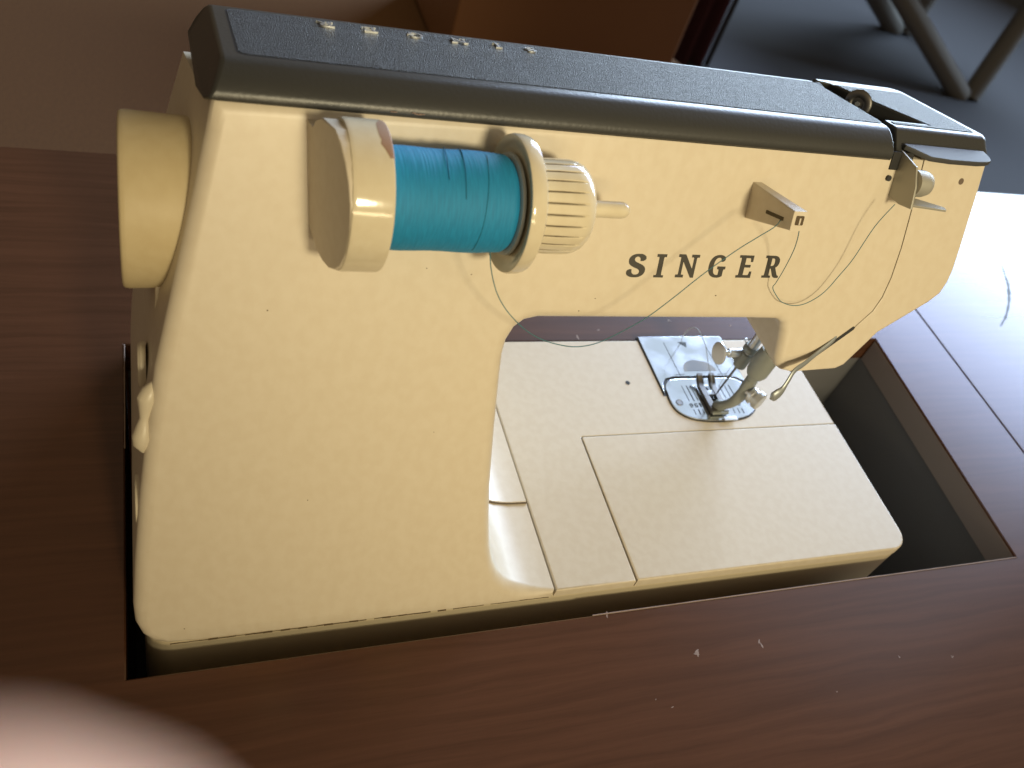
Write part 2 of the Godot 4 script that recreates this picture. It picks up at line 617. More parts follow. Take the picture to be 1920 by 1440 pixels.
	var mr := PackedFloat32Array()
	for i in mark.size():
		mr.append((0.0009 + 0.0011 * rng.randf()) * (0.4 + 0.6 * sin(PI * i / (mark.size() - 1))))
	tube(b, mark, mr, 6, 0.12, Vector3.UP)
	part("crack", b, M.gap, cab)

func build_machine() -> void:
	var sm := thing("sewing_machine", "cream sewing machine with black lid, seen from behind in the wooden cabinet", "sewing machine", Vector3(0.22, -0.06, -0.09))
	var b := Mb.new()
	# ---- body: pillar, arm and the inner part of the head
	var e := 0.0055
	var arm := [Vector3(0.2045, 0.0, 0.0015), Vector3(0.1925, 0.0008, 0.004), Vector3(0.1835, 0.003, e), Vector3(0.1765, 0.0068, e), Vector3(0.1715, 0.0118, e), Vector3(0.168, 0.0185, e), Vector3(0.1655, 0.027, e), Vector3(0.163, 0.042, e), Vector3(0.161, 0.058, e), Vector3(0.1592, 0.085, e), Vector3(0.158, 0.110, e),
		Vector3(0.1578, 0.120, e), Vector3(0.1588, 0.1265, e), Vector3(0.1615, 0.1315, e), Vector3(0.1655, 0.1345, e), Vector3(0.1714, 0.1357, e), Vector3(0.22, 0.1356, e), Vector3(0.2845, 0.1355, e), Vector3(0.3, 0.1352, e), Vector3(0.3035, 0.1335, e), Vector3(0.305, 0.1295, e), Vector3(0.3065, 0.116, e), Vector3(0.3075, 0.1125, 0.004), Vector3(0.3105, 0.1112, 0.003)]
	var seam_r := 0.0004
	var seam_line := [Vector3(0.3165, 0.1112, seam_r), Vector3(0.349, 0.1335, seam_r), Vector3(0.3575, 0.1415, seam_r), Vector3(0.361, 0.1485, seam_r), Vector3(0.3628, 0.158, seam_r), Vector3(0.3632, 0.172, seam_r), Vector3(0.3622, 0.1882, seam_r), Vector3(0.360, 0.2118, seam_r)]
	var left := [Vector3(0.0352, 0.2118, e), Vector3(0.0332, 0.201, e), Vector3(0.029, 0.181, e), Vector3(0.0224, 0.152, e), Vector3(0.0175, 0.130, e), Vector3(0.0143, 0.1166, e), Vector3(0.0100, 0.085, e), Vector3(0.0072, 0.0626, e), Vector3(0.0047, 0.035, e), Vector3(0.0035, 0.014, e), Vector3(0.0040, 0.0065, e), Vector3(0.0065, 0.0005, e), Vector3(0.0105, -0.0035, e), Vector3(0.0165, -0.0055, 0.004), Vector3(0.03, -0.006, 0.003), Vector3(0.2045, -0.006, 0.0012)]
	var body_at := func(p: Vector2, t: float) -> Vector3:
		var zb := -K * p.y
		if p.y < 0.004:
			zb = minf(zb, 0.0008)
		var zf := -0.176 if p.y < 0.184 else lerpf(-0.176, -0.113, clampf((p.y - 0.184) / 0.012, 0, 1))
		if t > 0.02:
			return Vector3(p.x, p.y, zf)
		return Vector3(p.x, p.y, zb - t)
	prism(b, left + arm + seam_line, 1.0, body_at, -1.0, 5)
	part("body", b, M.cream, sm, 50.0)
	# ---- face plate: outer part of the head
	b = Mb.new()
	var g := 0.0004
	var face := []
	for p in seam_line:
		face.append(Vector3(p.x + g * 1.4, p.y - g * 0.8 if p.y < 0.15 else p.y, seam_r))
	face[-1].y = 0.2135
	face.append_array([Vector3(0.4012, 0.2135, 0.002), Vector3(0.4022, 0.2, 0.002), Vector3(0.4035, 0.172, 0.002), Vector3(0.4037, 0.162, 0.002), Vector3(0.4028, 0.156, 0.002), Vector3(0.4, 0.150, 0.002), Vector3(0.394, 0.1455, 0.002), Vector3(0.366, 0.130, 0.002), Vector3(0.35, 0.1135, 0.002), Vector3(0.345, 0.1115, 0.002)])
	face[0].y = 0.1112
	prism(b, face, 1.0, body_at, -1.0, 4)
	part("face_plate", b, M.cream, sm, 50.0)
	# ---- raised lining over the cove between pillar and bed
	b = Mb.new()
	var cove := []
	for p in [Vector2(0.2042, 0.0012), Vector2(0.1925, 0.0018), Vector2(0.1835, 0.0042), Vector2(0.177, 0.008), Vector2(0.1722, 0.013), Vector2(0.1688, 0.0195), Vector2(0.1665, 0.028), Vector2(0.164, 0.043)]:
		cove.append(Vector3(p.x, p.y, 0.0006))
	for p in [Vector2(0.16, 0.043), Vector2(0.164, 0.02), Vector2(0.17, 0.008), Vector2(0.18, 0.001), Vector2(0.2042, -0.002)]:
		cove.append(Vector3(p.x, p.y, 0.0003))
	prism(b, cove, 0.12, func(p, t): return Vector3(p.x, p.y, -0.0545 - t))
	part("cove_cover", b, M.cream, sm, 50.0)
	b = Mb.new()
	tube(b, spline([Vector3(0.2046, 0.0006, -0.0542), Vector3(0.1925, 0.0014, -0.0542), Vector3(0.1835, 0.0038, -0.0542), Vector3(0.1768, 0.0076, -0.0542), Vector3(0.1718, 0.0126, -0.0542), Vector3(0.1684, 0.0192, -0.0542), Vector3(0.166, 0.028, -0.0542)], 4), 0.0005, 6)
	part("cove_joint", b, M.seam, sm)
	# ---- bed
	b = Mb.new()
	var br := 0.0012
	prism(b, [Vector3(0.2056, 0.0, br), Vector3(0.2056, -0.178, br), Vector3(0.443, -0.178, br), Vector3(0.4455, -0.1772, br), Vector3(0.4464, -0.175, br), Vector3(0.4464, -0.0984, 0.0005), Vector3(0.2545, -0.0984, 0.0005), Vector3(0.2536, -0.0981, 0.0005), Vector3(0.2531, -0.097, 0.0005), Vector3(0.2531, 0.0, br)], 0.0062, xz(0.0), -1.0, 4)
	part("bed_plate", b, M.cream, sm, 50.0)
	b = Mb.new()
	var pan := [Vector3(0.2538, 0.0, br), Vector3(0.2538, -0.0968, 0.0005), Vector3(0.2541, -0.0974, 0.0005), Vector3(0.2548, -0.0977, 0.0005), Vector3(0.4466, -0.0977, 0.0008)]
	for i in 9:
		var a := PI / 2 * i / 8
		pan.append(Vector3(0.4468 - 0.013 + 0.013 * cos(a), -0.013 + 0.013 * sin(a), br))
	prism(b, pan, 0.0064, xz(0.0004), -1.0, 4)
	part("bed_panel", b, M.cream, sm, 50.0)
	b = Mb.new()
	prism(b, rrect(0.0075, -0.175, 0.446, -0.0004, 0.012, 0.001), 0.0535, xz(-0.0055))
	part("bed_base", b, M.base, sm)
	b = Mb.new()   # grime in the joint under the lip
	for q in 46:
		var x := 0.018 + q * 0.004
		if rng.randf() < 0.25 and q > 20:
			continue
		tube(b, PackedVector3Array([Vector3(x, -0.0046 + rng.randf_range(-1, 1) * 0.0002, 0.00095), Vector3(x + 0.0042, -0.0046 + rng.randf_range(-1, 1) * 0.0002, 0.00095)]), (0.00016 + 0.0003 * rng.randf()) * (1.0 if q < 34 else 0.5), 6)
	part("grime_line", b, M.seam, sm)
	b = Mb.new(); lathe(b, Vector3(0.3016, -0.001, -0.1398), Vector3.UP, [Vector2(0, 0.0016), Vector2(0.0012, 0.0016)], 20); part("bed_hole", b, M.dark, sm)
	# ---- plates
	b = Mb.new(); prism(b, rrect(0.3236, -0.1806, 0.3930, -0.1275, 0.0004, 0.0002), 0.002, xz(0.0003)); part("plate_gap", b, M.gap, sm)
	var slide_o := [Vector3(0.3248, -0.1803, 0.0003), Vector3(0.3916, -0.1803, 0.0003), Vector3(0.3922, -0.136, 0.0003), Vector3(0.3905, -0.1385, 0.0003), Vector3(0.387, -0.1415, 0.0003), Vector3(0.38, -0.1432, 0.0003), Vector3(0.36, -0.1436, 0.0003), Vector3(0.338, -0.1436, 0.0003), Vector3(0.3305, -0.1418, 0.0003), Vector3(0.327, -0.138, 0.0003), Vector3(0.3255, -0.133, 0.0003), Vector3(0.3246, -0.129, 0.0003)]
	b = Mb.new(); prism(b, slide_o, 0.0012, xz(0.0011), -1.0, 2); var slide := part("slide_plate", b, M.chrome, sm)
	b = Mb.new()
	var hole := []
	for i in 13:
		var a := PI * i / 12
		hole.append(Vector3(0.3598 - 0.0118 * cos(a) + (0.0018 if i > 7 else 0.0), -0.1478 - 0.0113 * sin(a) * (1.0 - 0.25 * i / 12.0), 0.0))
	prism(b, hole, 0.0003, xz(0.00125), -1.0, 1); part("window_cutout", b, mat(lin(0.24, 0.24, 0.25), 0.5), slide)
	b = Mb.new(); prism(b, [Vector3(0.3543, -0.1748, 0), Vector3(0.3609, -0.1746, 0), Vector3(0.3591, -0.1698, 0)], 0.0003, xz(0.00125), -1.0, 1); part("finger_notch", b, M.gap, slide)
	for s in [[0.3427, -0.1745, 0.3430, -0.1438], [0.3754, -0.1699, 0.3763, -0.1436], [0.3390, -0.1449, 0.3468, -0.1451], [0.3728, -0.1445, 0.3803, -0.1447]]:
		guide_line(s, 0.00016, 0.00122, slide)
	var np := []
	for p in [[0.3268, -0.1295], [0.3268, -0.1322], [0.328, -0.136], [0.3316, -0.1395], [0.338, -0.1412], [0.3585, -0.1412], [0.379, -0.1412], [0.3865, -0.1389], [0.3898, -0.134], [0.3909, -0.1227], [0.39, -0.1169], [0.3867, -0.1120], [0.3786, -0.1073], [0.3657, -0.1050], [0.3502, -0.1050], [0.3363, -0.1078], [0.3285, -0.1138], [0.3262, -0.122]]:
		np.append(Vector3(p[0], p[1], 0.0004))
	var np_gap := []
	np = smooth(np, 4)
	for p in np:
		var c := Vector2(p.x - 0.3585, p.y + 0.123)
		np_gap.append(Vector3(0.3585 + c.x * 1.022, -0.123 + c.y * 1.04, 0.0))
	b = Mb.new(); prism(b, np_gap, 0.001, xz(0.00035), -1.0, 1); part("needle_plate_gap", b, M.gap, sm)
	b = Mb.new(); prism(b, np, 0.0012, xz(0.0011), -1.0, 2); var nplate := part("needle_plate", b, M.chrome, sm)
	for s in [[0.3399, -0.1352, 0.3402, -0.1217, 0.8], [0.3436, -0.1351, 0.3439, -0.1216, 1.6], [0.3467, -0.135, 0.3470, -0.1218, 0.9], [0.3502, -0.1349, 0.3502, -0.1213, 1.1], [0.3692, -0.1345, 0.3695, -0.1235, 1.0], [0.3735, -0.1341, 0.3735, -0.1225, 1.0], [0.3768, -0.1346, 0.3774, -0.1235, 1.7],
			[0.3403, -0.1148, 0.3403, -0.1104, 0.9], [0.3438, -0.1146, 0.3438, -0.1104, 1.7], [0.3469, -0.1145, 0.3469, -0.1104, 0.9], [0.3705, -0.1142, 0.3705, -0.1101, 0.9], [0.3742, -0.1142, 0.3742, -0.1101, 1.0], [0.3775, -0.114, 0.3775, -0.1099, 1.7]]:
		guide_line(s, 0.00022 * s[4], 0.00122, nplate)
	b = Mb.new(); tube(b, circle(Vector3(0.3322, 0.0012, -0.1208), Vector3.UP, 0.0023, 24), 0.00035, 6); lathe(b, Vector3(0.3322, 0.0007, -0.1208), Vector3.UP, [Vector2(0, 0.002), Vector2(0.0007, 0.0018)], 20); part("plate_screw", b, M.dark_steel, nplate)
	for s in [["456", 0.3437, 0.0105], ["654", 0.3735, 0.0105]]:
		var w: float = s[2] / 3.0
		for i in 3:
			letter(s[0][i], M.ink, nplate, Vector3(s[1] + (1 - i) * 0.0036, 0.00118, -0.1181), Vector3.LEFT, Vector3(0, 0, 1), w * 0.72, 0.0032, 0.0002)
	b = Mb.new(); rbox(b, Vector3(0.3585, 0.0009, -0.1205), Vector3(0.009, 0.0008, 0.0035), 0.0002); part("needle_slot", b, M.gap, nplate)
	# ---- lid
	b = Mb.new()
	var sec := [Vector2(-0.0940, 0.2112), Vector2(-0.0936, 0.2122), Vector2(-0.0945, 0.2150), Vector2(-0.0985, 0.2181), Vector2(-0.1030, 0.2203), Vector2(-0.1050, 0.2208), Vector2(-0.1075, 0.2208)]
	for i in 6:
		var z := -0.113 - i * 0.0112
		sec.append(Vector2(z, lid_y(z)))
	sec.append_array([Vector2(-0.1735, 0.2044), Vector2(-0.1768, 0.2015), Vector2(-0.1790, 0.196), Vector2(-0.1800, 0.188), Vector2(-0.1765, 0.187), Vector2(-0.165, 0.190), Vector2(-0.12, 0.199), Vector2(-0.0980, 0.2085)])
	var lid_poly := []
	for p in sec:
		lid_poly.append(Vector3(p.x, p.y, 0.0011))
	prism(b, lid_poly, 1.0, func(p, t):
		var xl: float = 0.0385 - clampf(minf(lid_y(p.x), 0.2208) - p.y, 0.0, 0.014) * 0.55
		var u: float = t if t < 0.5 else 0.0
		return Vector3(xl + t if t < 0.5 else 0.3394 - (1.0 - t), p.y, p.x), 0.0016, 4)
	var lid := part("lid", b, M.black, sm, 40.0)
	b = Mb.new()   # dark strip under the lid's rear edge
	rbox(b, Vector3(0.1875, 0.2112, -0.0962), Vector3(0.304, 0.0018, 0.003), 0.0003); part("trim_strip", b, M.dark, lid)
	b = Mb.new(); prism(b, rrect(0.0437, -0.1672, 0.3390, -0.1094, 0.0040, 0.0, 5), 0.0008, on_lid(0.0001), -1.0, 1); part("panel_joint", b, M.gap, lid)
	b = Mb.new(); prism(b, rrect(0.0443, -0.1666, 0.3387, -0.1100, 0.0038, 0.0003, 5), 0.0010, on_lid(0.0004), -1.0, 2); var pnl := part("lid_panel", b, M.crinkle, lid)
	var upv := Vector3(0, 0.2305, 1).normalized()
	var tops := [["S", 0.1739, 0.0052], ["I", 0.1580, 0.0032], ["N", 0.1400, 0.0080], ["G", 0.1206, 0.0072], ["E", 0.1010, 0.0066], ["R", 0.0827, 0.0074]]
	for s in tops:
		letter(s[0], M.silver, sm, Vector3(s[1], lid_y(-0.1585) + 0.0008, -0.1585), Vector3.LEFT, upv, s[2] * 0.92, 0.0062, 0.0008)
	# scuffs on the lid edge
	b = Mb.new()
	for i in 9:
		var x := 0.098 + 0.012 * rng.randf()
		rbox(b, Vector3(x, 0.2131 + rng.randf() * 0.0008, -0.0927 - rng.randf() * 0.0004), Vector3(0.0008 + 0.001 * rng.randf(), 0.0003, 0.0003), 0.00005)
	part("scuff", b, M.wear, lid)
	# ---- cap over the head
	b = Mb.new()
	var cap := [Vector3(0.3445, -0.1715, 0.0006), Vector3(0.3505, -0.1685, 0.0006), Vector3(0.3705, -0.1165, 0.0006), Vector3(0.3445, -0.1165, 0.0006), Vector3(0.3440, -0.1085, 0.0012), Vector3(0.3445, -0.1072, 0.0014), Vector3(0.4002, -0.1072, 0.0014), Vector3(0.4026, -0.1080, 0.0014), Vector3(0.4038, -0.1105, 0.0014), Vector3(0.4022, -0.170, 0.0014), Vector3(0.399, -0.1745, 0.0014), Vector3(0.395, -0.176, 0.0014), Vector3(0.3445, -0.1755, 0.0014)]
	prism(b, cap, 0.0085, func(p, t):
		var s := clampf((p.y + 0.1165) / 0.006, 0.0, 1.0)
		var y: float = minf(lid_y(p.y), 0.2208) - t * (1.0 if s > 0.0 else 1.6)
		return Vector3(p.x + (t * 0.25 if p.x > 0.398 else 0.0), y, p.y + s * t * 1.05), -1.0, 4)
	var capn := part("head_cap", b, M.black, sm, 40.0)
	b = Mb.new(); prism(b, [Vector3(0.3518, -0.1665, 0.0003), Vector3(0.3722, -0.1142, 0.0003), Vector3(0.3463, -0.1142, 0.0003), Vector3(0.3463, -0.1112, 0.0003), Vector3(0.3972, -0.1112, 0.0003), Vector3(0.3985, -0.1122, 0.0003), Vector3(0.3975, -0.1665, 0.0003)], 0.0009, on_lid(0.0004), -1.0, 2); part("cap_panel", b, M.crinkle, capn)
	b = Mb.new(); rbox(b, Vector3(0.3575, 0.1985, -0.142), Vector3(0.034, 0.003, 0.056), 0.0005)
	rbox(b, Vector3(0.3420, 0.2025, -0.1375), Vector3(0.0035, 0.0085, 0.062), 0.0005); part("slot_liner", b, M.dark, capn)
	b = Mb.new()
	prism(b, [Vector3(0.3475, -0.0985, 0.0005), Vector3(0.3580, -0.0905, 0.0005), Vector3(0.370, -0.0895, 0.0005), Vector3(0.388, -0.0898, 0.0005), Vector3(0.3943, -0.0907, 0.0005), Vector3(0.3978, -0.0922, 0.0005), Vector3(0.3990, -0.0950, 0.0005), Vector3(0.3990, -0.1005, 0.0005), Vector3(0.3475, -0.1005, 0.0005)], 0.0026, xz(0.2168), 0.0006, 3)
	part("cap_ledge", b, mat(lin(0.05, 0.05, 0.05), 0.6), capn)
	b = Mb.new(); rbox(b, rear(0.3462, 0.2105, 0.0), Vector3(0.0125, 0.0085, 0.0016), 0.0003, Basis(Vector3.RIGHT, atan(-K))); part("gap_filler", b, M.dark, capn)
	# ---- take-up lever with its thread eye
	b = Mb.new()
	var dax := Vector3(-0.82, 0.16, 0.5).normalized()
	var dc := Vector3(0.3520, 0.2098, -0.1448)
	var ring_pts := circle(dc, dax, 0.0050, 32)
	tube(b, ring_pts, 0.0022, 10, 0.55, dax)
	lathe(b, dc - dax * 0.0002, dax, [Vector2(-0.0006, 0.0040), Vector2(0.0006, 0.0040)], 24)
	tube(b, spline([dc + Vector3(0, -0.004, 0), dc + Vector3(0.001, -0.009, 0.001)], 3), 0.0028, 10)
	var tl := part("take_up_lever", b, M.dark_steel, sm)
	b = Mb.new(); lathe(b, dc + dax * 0.0006, dax, [Vector2(0, 0.0013), Vector2(0.0006, 0.0013)], 6); part("eye", b, M.silver, tl)
	# ---- hand wheel
	b = Mb.new()
	lathe(b, Vector3(0, 0.1494, -0.115), Vector3.RIGHT, [Vector2(0.0038, 0.012), Vector2(0.0036, 0.030), Vector2(0.0034, 0.0328), Vector2(0.0037, 0.0339), Vector2(0.0045, 0.0345), Vector2(0.006, 0.0347), Vector2(0.029, 0.0340), Vector2(0.0303, 0.0332), Vector2(0.0306, 0.031)], 128)
	part("hand_wheel", b, M.amber, sm)
	b = Mb.new(); lathe(b, Vector3(0, 0.1494, -0.115), Vector3.RIGHT, [Vector2(0.029, 0.020), Vector2(0.05, 0.020)], 32); part("wheel_shaft", b, M.dull, sm)
	# ---- side controls on the left end
	b = Mb.new()
	prism(b, [Vector3(-0.104, 0.150, 0.001), Vector3(-0.150, 0.150, 0.001), Vector3(-0.160, 0.0, 0.001), Vector3(-0.014, 0.004, 0.001), Vector3(-0.026, 0.03, 0.001), Vector3(-0.072, 0.105, 0.001)], 0.012, func(p, t): return Vector3(0.0088 + p.y * 0.052 + t, p.y, p.x), -1.0, 3)
	var plate := part("side_plate", b, M.cream, sm)
	b = Mb.new()
	tube(b, PackedVector3Array([Vector3(0.0140, 0.1085, -0.055), Vector3(0.0128, 0.1055, -0.0535), Vector3(0.0116, 0.1020, -0.0520), Vector3(0.0110, 0.0980, -0.050), Vector3(0.0105, 0.0945, -0.0485), Vector3(0.0100, 0.0910, -0.047), Vector3(0.0095, 0.0870, -0.0452), Vector3(0.0092, 0.0835, -0.0437), Vector3(0.0096, 0.0805, -0.042)]), PackedFloat32Array([0.001, 0.0034, 0.0042, 0.0030, 0.0022, 0.0032, 0.0043, 0.0036, 0.0008]), 14)
	part("stitch_lever", b, M.ivory, plate)
	b = Mb.new(); lathe(b, Vector3(0.0112, 0.093, -0.078), Vector3(-1, 0, 0), [Vector2(0, 0.010), Vector2(0.002, 0.010), Vector2(0.0031, 0.009), Vector2(0.0034, 0.004)], 40); part("dial_knob", b, M.ivory, plate)
	b = Mb.new(); lathe(b, Vector3(0.0072, 0.050, -0.0400), Vector3(-1, 0, 0), [Vector2(0, 0.011), Vector2(0.0014, 0.0108), Vector2(0.0018, 0.010)], 40); part("stitch_dial", b, M.ivory, plate)
	# ---- spool rest and pin
	var ax := Vector3(0.0, 0.196, -0.0645)
	b = Mb.new()
	lathe(b, ax, Vector3.RIGHT, [Vector2(0.0757, 0.0245), Vector2(0.0753, 0.0258), Vector2(0.0758, 0.0266), Vector2(0.0772, 0.0269), Vector2(0.0892, 0.0269), Vector2(0.0900, 0.0266), Vector2(0.0903, 0.0258), Vector2(0.0903, 0.018)], 96)
	var rest := part("spool_rest", b, M.knob, sm)
	b = Mb.new()   # paint rubbed off the rim
	var lo_edge := []
	for q in 13:
		var an := deg_to_rad(lerpf(66.0, 114.0, q / 12.0))
		var wd: float = 0.0034 * sin(PI * (q + 0.6) / 13.2) * (0.8 + 0.4 * rng.randf())
		var dirv := Vector3(0, sin(an), cos(an))
		lo_edge.append([ax + dirv * 0.02696 + Vector3(0.0890 - wd, 0, 0), ax + dirv * 0.02692 + Vector3(0.0896, 0, 0), ax + dirv * 0.0266 + Vector3(0.0902, 0, 0)])
	for q in 12:
		for c in 2:
			b.quad(lo_edge[q][c], lo_edge[q][c + 1], lo_edge[q + 1][c + 1], lo_edge[q + 1][c])
	part("worn_patch", b, mat(lin(0.30, 0.17, 0.085), 0.6), rest)
	b = Mb.new()
	var tong := []
	for q in 13:
		var an := deg_to_rad(lerpf(-92.0, 92.0, q / 12.0))
		tong.append(Vector3(-0.0645 + 0.0263 * cos(an), 0.196 + 0.0263 * sin(an), 0.0006))
	for p in [Vector2(-0.078, 0.2180), Vector2(-0.084, 0.2130), Vector2(-0.0865, 0.2085), Vector2(-0.0965, 0.2065), Vector2(-0.0870, 0.1735), Vector2(-0.0785, 0.1725), Vector2(-0.0720, 0.1705)]:
		tong.append(Vector3(p.x, p.y, 0.0006))
	prism(b, tong, 0.013, func(p, t): return Vector3(0.0754 + t - (-0.0382 - p.x) / 0.058 * 0.0085 * (1.0 if t < 0.005 else 0.0), p.y, p.x), -1.0, 3)
	part("rest_bracket", b, M.cream, rest)
	b = Mb.new(); tube(b, circle(Vector3(0.0893, 0.1775, -0.0465), Vector3(0.1, 0.6, 1), 0.0008, 12), 0.00012, 5); part("mould_mark", b, M.seam, rest)
	b = Mb.new()
	lathe(b, ax, Vector3.RIGHT, [Vector2(0.08, 0.0035), Vector2(0.1895, 0.0034), Vector2(0.1915, 0.0029), Vector2(0.1928, 0.0018), Vector2(0.1932, 0.0006)], 24)
	part("spool_pin", b, M.knob, sm)
	# ---- thread guide fin
	b = Mb.new()
	var fin := func(x: float, u: float, d: float) -> Vector3: return rear(x, lerpf(0.1822, 0.1972, u), d)
	prism(b, rrect(0.0, 0.0, 1.0, 1.0, 0.08, 0.0), 0.0325, func(p, t):
		var k: float = (0.0325 - t) / 0.0325      # 1 at the tip, 0 on the body
		var y := lerpf(lerpf(0.1822, 0.1972, p.y), lerpf(0.1851, 0.1927, p.y) + 0.0125, k)
		return rear(0.2655 + p.x * lerpf(0.0052, 0.0074, k), y - 0.0125 * k * 1.0 + 0.0 , 0.0) + Vector3(0, K, 1).normalized() * (0.0325 - t), -1.0, 1)
	var tg := part("thread_guide", b, M.cream, sm, 30.0)
	var tip := rear(0.2692, 0.1889, 0.0325)
	var nn := Vector3(0, K, 1).normalized()
	var uu := Vector3(0, 1, -K).normalized()
	b = Mb.new(); rbox(b, tip + nn * 0.0001 + uu * 0.0003, Vector3(0.0040, 0.0040, 0.0004), 0.0004, Basis(Vector3.RIGHT, uu, nn)); part("guide_eye", b, mat(lin(0.09, 0.06, 0.03), 0.8), tg)
	b = Mb.new(); rbox(b, tip + nn * 0.0004 + uu * -0.0001, Vector3(0.0008, 0.0030, 0.0005), 0.0002, Basis(Vector3.RIGHT, uu, nn)); part("guide_post", b, M.cream, tg)
	b = Mb.new(); rbox(b, rear(0.2655, 0.1882, 0.0205), Vector3(0.0008, 0.0016, 0.0125), 0.0003, Basis(Vector3.RIGHT, uu, nn)); part("guide_slot", b, mat(lin(0.09, 0.07, 0.035), 0.8), tg)
	# ---- tension bracket beside the face plate
	b = Mb.new()
	prism(b, [Vector3(0.2055, -0.095, 0.0002), Vector3(0.2150, -0.0965, 0.0002), Vector3(0.2150, -0.0838, 0.0002), Vector3(0.2115, -0.0806, 0.0002), Vector3(0.2085, -0.0775, 0.0002), Vector3(0.2050, -0.0754, 0.0002), Vector3(0.1996, -0.0722, 0.0002), Vector3(0.1965, -0.0800, 0.0002), Vector3(0.1955, -0.0885, 0.0002), Vector3(0.1985, -0.0925, 0.0002)], 0.0011, func(p, t): return Vector3(0.3448 + t, p.x, p.y), 0.0002, 2)
	M.bracket = mat(lin(0.40, 0.385, 0.33), 0.5, 0.35)
	var tb := part("tension_bracket", b, M.bracket, sm)
	b = Mb.new(); lathe(b, Vector3(0.3458, 0.2078, -0.0815), Vector3.RIGHT, [Vector2(0, 0.0062), Vector2(0.0058, 0.0062), Vector2(0.0085, 0.0054), Vector2(0.0102, 0.0036), Vector2(0.0108, 0.0015)], 32); part("tension_stud", b, M.bracket, tb)
	b = Mb.new(); prism(b, [Vector3(0.3455, -0.0735, 0.0003), Vector3(0.3655, -0.0712, 0.0003), Vector3(0.3658, -0.0735, 0.0003), Vector3(0.352, -0.0790, 0.0003), Vector3(0.3455, -0.0790, 0.0003)], 0.0012, xz(0.2012), 0.0003, 2); part("thread_prong", b, M.bracket, tb)
	b = Mb.new(); lathe(b, rear(0.3412, 0.2030, -0.001), nn, [Vector2(0, 0.0014), Vector2(0.0022, 0.0014)], 16); part("bracket_screw", b, M.gap, tb)
	b = Mb.new(); lathe(b, rear(0.3880, 0.2040, -0.002), nn, [Vector2(0, 0.0016), Vector2(0.00215, 0.0016)], 24); part("face_plate_hole", b, mat(lin(0.14, 0.10, 0.07), 0.7), sm)
	# ---- lettering on the rear of the arm
	var rl := [["S", 0.2146, 0.0093], ["I", 0.2267, 0.0049], ["N", 0.2410, 0.0110], ["G", 0.2570, 0.0092], ["E", 0.2725, 0.0083], ["R", 0.2878, 0.0095]]
	var yb := 0.1553
	for s in rl:
		letter(s[0], M.print, sm, rear(s[1], yb + 0.0050 + (s[1] - 0.2146) * 0.016, 0.00008), Vector3.RIGHT, uu, s[2], 0.0109, 0.00025, 0.45)
	b = Mb.new()   # specks of dirt on the paint
	for q in [[0.129, 0.088], [0.0556, 0.140], [0.118, 0.157], [0.197, 0.146], [0.190, 0.1406], [0.024, 0.0035], [0.075, 0.06], [0.26, 0.148], [0.1375, 0.155]]:
		rbox(b, rear(q[0], q[1], 0.0), Vector3(0.0003 + 0.0005 * rng.randf(), 0.0003 + 0.0002 * rng.randf(), 0.0003), 0.0001, Basis(Vector3.RIGHT, atan(-K)))
	part("dirt_speck", b, M.seam, sm)
	# ---- presser bar lifter in its slot
	b = Mb.new()
	prism(b, [Vector3(0.3480, 0.1338, 0), Vector3(0.3494, 0.1334, 0), Vector3(0.3488, 0.1322, 0), Vector3(0.3190, 0.1114, 0), Vector3(0.3160, 0.1112, 0)], 0.001, on_rear(0.0002), -1.0, 1)
	part("lifter_slot", b, M.gap, sm)
	b = Mb.new()
	var lp := spline([Vector3(0.3400, 0.1285, -0.0590), Vector3(0.3371, 0.1263, -0.0568), Vector3(0.3275, 0.1214, -0.0526), Vector3(0.3185, 0.1196, -0.0478), Vector3(0.3112, 0.1185, -0.0443), Vector3(0.3082, 0.1142, -0.0414), Vector3(0.3061, 0.1100, -0.0395), Vector3(0.3034, 0.1074, -0.0384), Vector3(0.3002, 0.1053, -0.0374)], 5)
	var lr := PackedFloat32Array()
	for i in lp.size():
		var u := float(i) / (lp.size() - 1)
		lr.append(lerpf(0.0014, 0.0020, u) + 0.0016 * smoothstep(0.66, 0.86, u) - 0.0028 * smoothstep(0.93, 1.0, u))
	tube(b, lp, lr, 14, 0.5, Vector3(0.55, 0.35, 1))
	part("presser_lifter", b, M.dull, sm)
	# ---- needle bar and presser bar under the head
	var X := 0.3585
	b = Mb.new(); lathe(b, Vector3(X, 0.040, -0.1195), Vector3(0, 1, 0.04), [Vector2(0, 0.0032), Vector2(0.09, 0.0032)], 20); part("needle_bar", b, M.steel, sm)
	b = Mb.new()
	lathe(b, Vector3(X, 0.0375, -0.1197), Vector3(0, 1, 0.04), [Vector2(0, 0.0034), Vector2(0.0008, 0.0042), Vector2(0.0125, 0.0042), Vector2(0.0133, 0.0034)], 28)
	rbox(b, Vector3(X, 0.0435, -0.1236), Vector3(0.0072, 0.0090, 0.0050), 0.0009)
	lathe(b, Vector3(X, 0.0515, -0.1192), Vector3(0, 1, 0.04), [Vector2(0, 0.0036), Vector2(0.0010, 0.0047), Vector2(0.0040, 0.0047), Vector2(0.0048, 0.0038)], 28)
	M.cast = mat(lin(0.27, 0.285, 0.26), 0.5, 0.4)
	var clamp := part("needle_clamp", b, M.cast, sm)
	b = Mb.new()
	var so := Vector3(X, 0.0468, -0.1222)
	lathe(b, so, Vector3.LEFT, [Vector2(0.002, 0.0029), Vector2(0.0112, 0.0029), Vector2(0.0116, 0.0018), Vector2(0.0176, 0.0018)], 28)
	lathe(b, so, Vector3.LEFT, [Vector2(0.0176, 0.0066), Vector2(0.0179, 0.0071), Vector2(0.0189, 0.0071), Vector2(0.0192, 0.0066)], 40)
	part("clamp_screw", b, M.steel, clamp)
